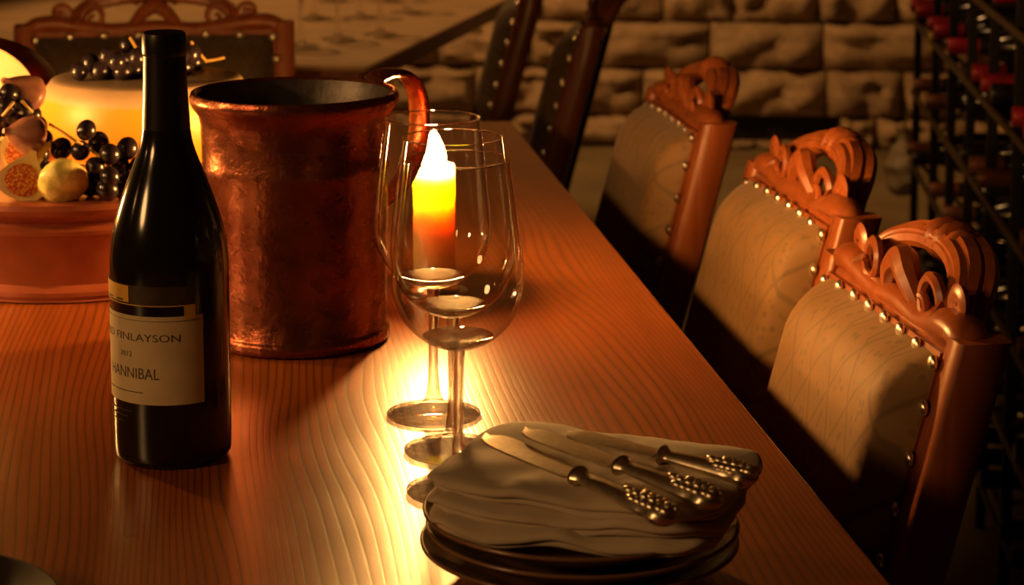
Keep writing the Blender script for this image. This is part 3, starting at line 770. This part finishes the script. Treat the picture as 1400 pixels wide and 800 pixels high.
def napkin(a, b, z0, h, layers, seed, rz, off, label, droop):
    """folded cloth: soft superellipse outline, stacked fold edges, wavy rim"""
    nA = 128; rows = []
    sd = Vector((seed*5.7, seed*2.3, 0))
    prof = []
    for i in range(9): prof.append((i/8*.90, h, 1))                 # top sheet
    for L in range(layers):                                           # fold edges from top to bottom
        zt_, zb_ = h*(1-L/layers), h*(1-(L+1)/layers); mid = (zt_+zb_)/2; hh = (zt_-zb_)/2
        for k in range(7):
            an = PI/2-PI*k/6
            prof.append((.955-.03*(L % 2)+.040*math.cos(an), mid+hh*math.sin(an)*.98, L))
    prof += [(.6, 0, 9), (.0, 0, 9)]
    m = MB()
    for ip, (rr, zz, L) in enumerate(prof):
        for j in range(nA):
            th = 2*PI*j/nA; c, s = math.cos(th), math.sin(th); e = 5.0
            q = (abs(c)**e+abs(s)**e)**(-1/e)
            x, y = c*q, s*q
            if L not in (1, 9) or ip > 8:
                wob = 1+.035*noise.noise(Vector((x*1.7, y*1.7, L*3.3))+sd)+.012*noise.noise(Vector((x*5, y*5, L*7))+sd)
            else: wob = 1+.035*noise.noise(Vector((x*1.7, y*1.7, 0))+sd)*rr
            X, Y = x*rr*a*wob, y*rr*b*wob
            nz = noise.noise(Vector((X*22, Y*22, 0))+sd)*.0035+noise.noise(Vector((X*60, Y*34, 1))+sd)*.0012
            edge = max(0, max(abs(X)/a, abs(Y)/b)-.62)
            Z = zz + nz*(zz/h)*(.4+.6*rr) - droop*edge*edge*(1+.8*noise.noise(Vector((x*2.2, y*2.2, 5))+sd))
            m.v.append((X, Y, Z))
    k = len(prof)
    for i in range(k-1):
        for j in range(nA): m.f.append((i*nA+j, i*nA+(j+1) % nA, (i+1)*nA+(j+1) % nA, (i+1)*nA+j))
    o = m.build('napkin', M['linen'], None, True, 70); o.location = (PC.x+off[0], PC.y+off[1], TZ+z0); o.rotation_euler = (0, 0, rz)
    return tag(o, label, 'napkin', 'folded linen napkins')
napkin(.089, .068, NB+.001, .0095, 2, 1, R(-20), (.004, -.004), 'folded beige linen napkin lowest of the pile on the plates', .05)
napkin(.091, .069, NB+.0095, .0095, 2, 2, R(-25), (.008, .000), 'folded beige linen napkin in the middle of the pile', .045)
napkin(.093, .070, NB+.0180, .0095, 2, 3, R(-29), (.012, .004), 'folded beige linen napkin on top of the pile, under the knives', .03)
KZ = NB+.0300
def knife(tip, end, z, label, roll=0):
    a = at(tip[0], tip[1], z+.004); b = at(end[0], end[1], z); L = (b-a).length; d = (b-a).normalized()
    k = empty('table_knife', a, 0, label, 'knife', 'silver table knives on the napkins')
    y = d; zax = Vector((0, 0, 1)); x = y.cross(zax).normalized(); zax = x.cross(y)
    k.rotation_euler = Matrix((x, y, zax)).transposed().to_euler()
    bl = L*.50; m = MB(); n = 14; vs = []
    for i in range(n+1):
        t = i/n; wd = .0118*math.sqrt(max(0, 1-(1-min(1, t/.22))**2))*(1-.28*max(0, t-.35)); cx = .0015*math.sin(t*PI)
        vs.append([(cx-wd, t*bl, -.0004), (cx, t*bl, .0011), (cx+wd*.85, t*bl, .0007), (cx+wd*.85, t*bl, -.0007), (cx, t*bl, -.0010)])
    m.v = [p for r_ in vs for p in r_]; m.f = [(i*5+j, i*5+(j+1) % 5, i*5+5+(j+1) % 5, i*5+5+j) for i in range(n) for j in range(5)]
    m.f += [tuple(range(5)), tuple(range(n*5, n*5+5))[::-1]]
    m.build('blade', M['silver'], k, True, 30)
    q = [(0, bl+(L-bl)*t, 0) for t in (0, .03, .05, .08, .11, .14, .3, .5, .68, .76, .80, .84, .90, .95, .98, 1.0)]
    rd = [.0040, .0068, .0074, .0060, .0052, .0058, .0066, .0076, .0088, .0094, .0084, .0100, .0108, .0092, .0060, .0020]
    hdl = MB().tube(q, rd, 12, .62, (1, 0, 0)).build('handle', M['silver'], k)
    for s in (-1, 1):                                   # shell and bead ornament at the handle end
        for t in (.66, .72, .78, .84, .90, .95):
            MB().ball((s*.0058*(1 if t < .9 else .7), bl+(L-bl)*t, .0042), .0030, 8, 6, (1, 1.4, .8)).build('ornament', M['silver'], hdl)
    for t in (.55, .62, .70, .78, .86, .93): MB().ball((0, bl+(L-bl)*t, .0052), .0026, 8, 6, (1, 1.5, .8)).build('ornament', M['silver'], hdl)
    p = [(0, bl+(L-bl)*t, 0) for t in (.02, .035, .05)]
    MB().tube(p, [.0065, .0082, .0065], 14, .75, (1, 0, 0)).build('bolster', M['silver'], hdl)
knife((664, 594), (922, 710), KZ+.001, 'silver table knife nearest the folded napkin edges, tip towards the glasses')
knife((718, 586), (984, 688), KZ+.002, 'silver table knife lying between two others on the napkins')
knife((776, 590), (1034, 654), KZ+.001, 'silver table knife beside the chairs, rearmost of three on the napkins')
# dark plate cut off by the frame
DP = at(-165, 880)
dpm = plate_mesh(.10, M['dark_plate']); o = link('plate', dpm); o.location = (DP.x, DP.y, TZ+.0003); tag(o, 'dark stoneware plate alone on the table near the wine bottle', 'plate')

# ------------------------------------------------------------------ wine rack (in the cellar's axes) with bottles
def to_room(p): return (p.x*math.cos(ROOM)-p.y*math.sin(ROOM), p.x*math.sin(ROOM)+p.y*math.cos(ROOM))
RU = .476; RV0, RV1 = 2.9, 4.72; RD = .30
rk = empty('wine_rack', room(RU, RV0), RZ, 'tall black iron wine rack full of lying bottles', 'wine rack')
LV = RV1-RV0; levels = [.10+.152*i for i in range(13)]
posts = [0, .34, .62, .90, 1.18, 1.46, LV]
for i, v in enumerate(posts):
    for dxx in (0, RD):
        MB().box((dxx, v, 1.05), (.008, .008, 1.05), None, .002).build('post', M['iron'], rk, False)
for z in levels:
    for dxx in (0, RD):
        MB().box((dxx-.010 if dxx == 0 else dxx+.010, LV/2, z-.006), (.003, LV/2, .006)).build('rail', M['brass_rail'] if dxx == 0 else M['iron'], rk, False)
    for v in (0, LV):
        MB().box((RD/2, v, z-.006), (RD/2, .004, .005)).build('cross_bar', M['iron'], rk, False)
for i in range(0, len(levels)-2, 2):                       # diagonal braces of the far end frame
    for s in (0, 1):
        a = Vector((0 if s else RD, LV+.012, levels[i])); b = Vector((RD if s else 0, LV+.012, levels[i+2]))
        MB().tube([a, b], .005, 6).build('brace', M['brass_rail'], rk)
bprof = [(0, .002), (.034, .0), (.037, .004), (.037, .17), (.034, .19), (.022, .215), (.0155, .235), (.0145, .245)]
def rack_bottle_meshes():
    body = MB().lathe(bprof+[(.0142, .27), (0, .27)], 14).mesh('bottle_glass', M['rack_bottle'], True, 50)
    cap = MB().lathe([(.0148, .240), (.0142, .27), (.0150, .272), (.0150, .294), (.0140, .297), (0, .297)], 14)
    return body, cap.mesh('foil_cap', M['red_foil'], True, 40), cap.mesh('foil_cap', M['brown_foil'], True, 40), cap.mesh('foil_cap', M['foil'], True, 40)
bm_, cr_, cb_, ck_ = rack_bottle_meshes()
rr = random.Random(11)
for li, z in enumerate(levels[:-1]):
    for vi in range(15):
        v = .10+vi*.116
        if v > LV-.06 or min(abs(v-p) for p in posts) < .047: continue
        if rr.random() < (.06 if li == 4 else .30): continue
        kind = 0 if (li in (4, 5, 9) and rr.random() < .9) else (1 if li in (2, 3, 7) and rr.random() < .8 else 2)
        lb = ['dark wine bottle with crimson foil cap lying in the iron rack', 'dark wine bottle with brown foil cap lying in the iron rack', 'dark wine bottle with black foil cap lying in the iron rack'][kind]
        b = empty('wine_bottle', (0, 0, 0), 0, lb, 'bottle', ['crimson capped bottles in the rack', 'brown capped bottles in the rack', 'black capped bottles in the rack'][kind])
        b.location = room(RU+RD-.03, RV0+v, z+.0375)
        b.rotation_euler = (Matrix.Rotation(RZ, 3, 'Z') @ Matrix.Rotation(-PI/2, 3, 'Y')).to_euler()
        link('glass_body', bm_, b); link('foil_cap', (cr_, cb_, ck_)[kind], b)
# pale plastic bag hanging at the rack's far end
bgp = atd(1232, 268, 4.90)
bag = empty('plastic_bag', bgp, 0, 'pale crumpled plastic bag hanging at the far end of the wine rack', 'bag')
m = MB().lathe(fine_prof([(0, 0), (.022, .006), (.038, .04), (.036, .08), (.024, .11), (.012, .125), (.010, .14), (.016, .155), (.004, .158)], 4), 26)
for i, p in enumerate(m.v):
    k = 1+.35*noise.noise(Vector(p)*34); m.v[i] = (p[0]*k, p[1]*k, p[2])
m.build('pouch', M['bag'], bag)
tie_end = room(RU+.002, RV1+.006, bgp.z+.235)-bgp
MB().tube(smooth_path([(0, 0, .15), tie_end*.45+Vector((0, 0, .085)), tie_end], 5), .003, 6).build('tie', M['bag'], bag)
# cardboard tags hanging from the rack's end post
for i, (px, py, L) in enumerate([(1275, 26, .062), (1262, 118, .07)]):
    p = atd(px, py, 4.40 if i == 0 else 4.58)
    o = MB().box((0, 0, -L/2), (.007, .0015, L/2), None, .001).build('price_tag', M['tag_card'], None)
    o.location = p; o.rotation_euler = (0, R(-14)*i, RZ); tag(o, ['narrow yellow card tag hanging high on the wine rack end', 'narrow yellow card tag hanging crooked above the plastic bag'][i], 'tag')
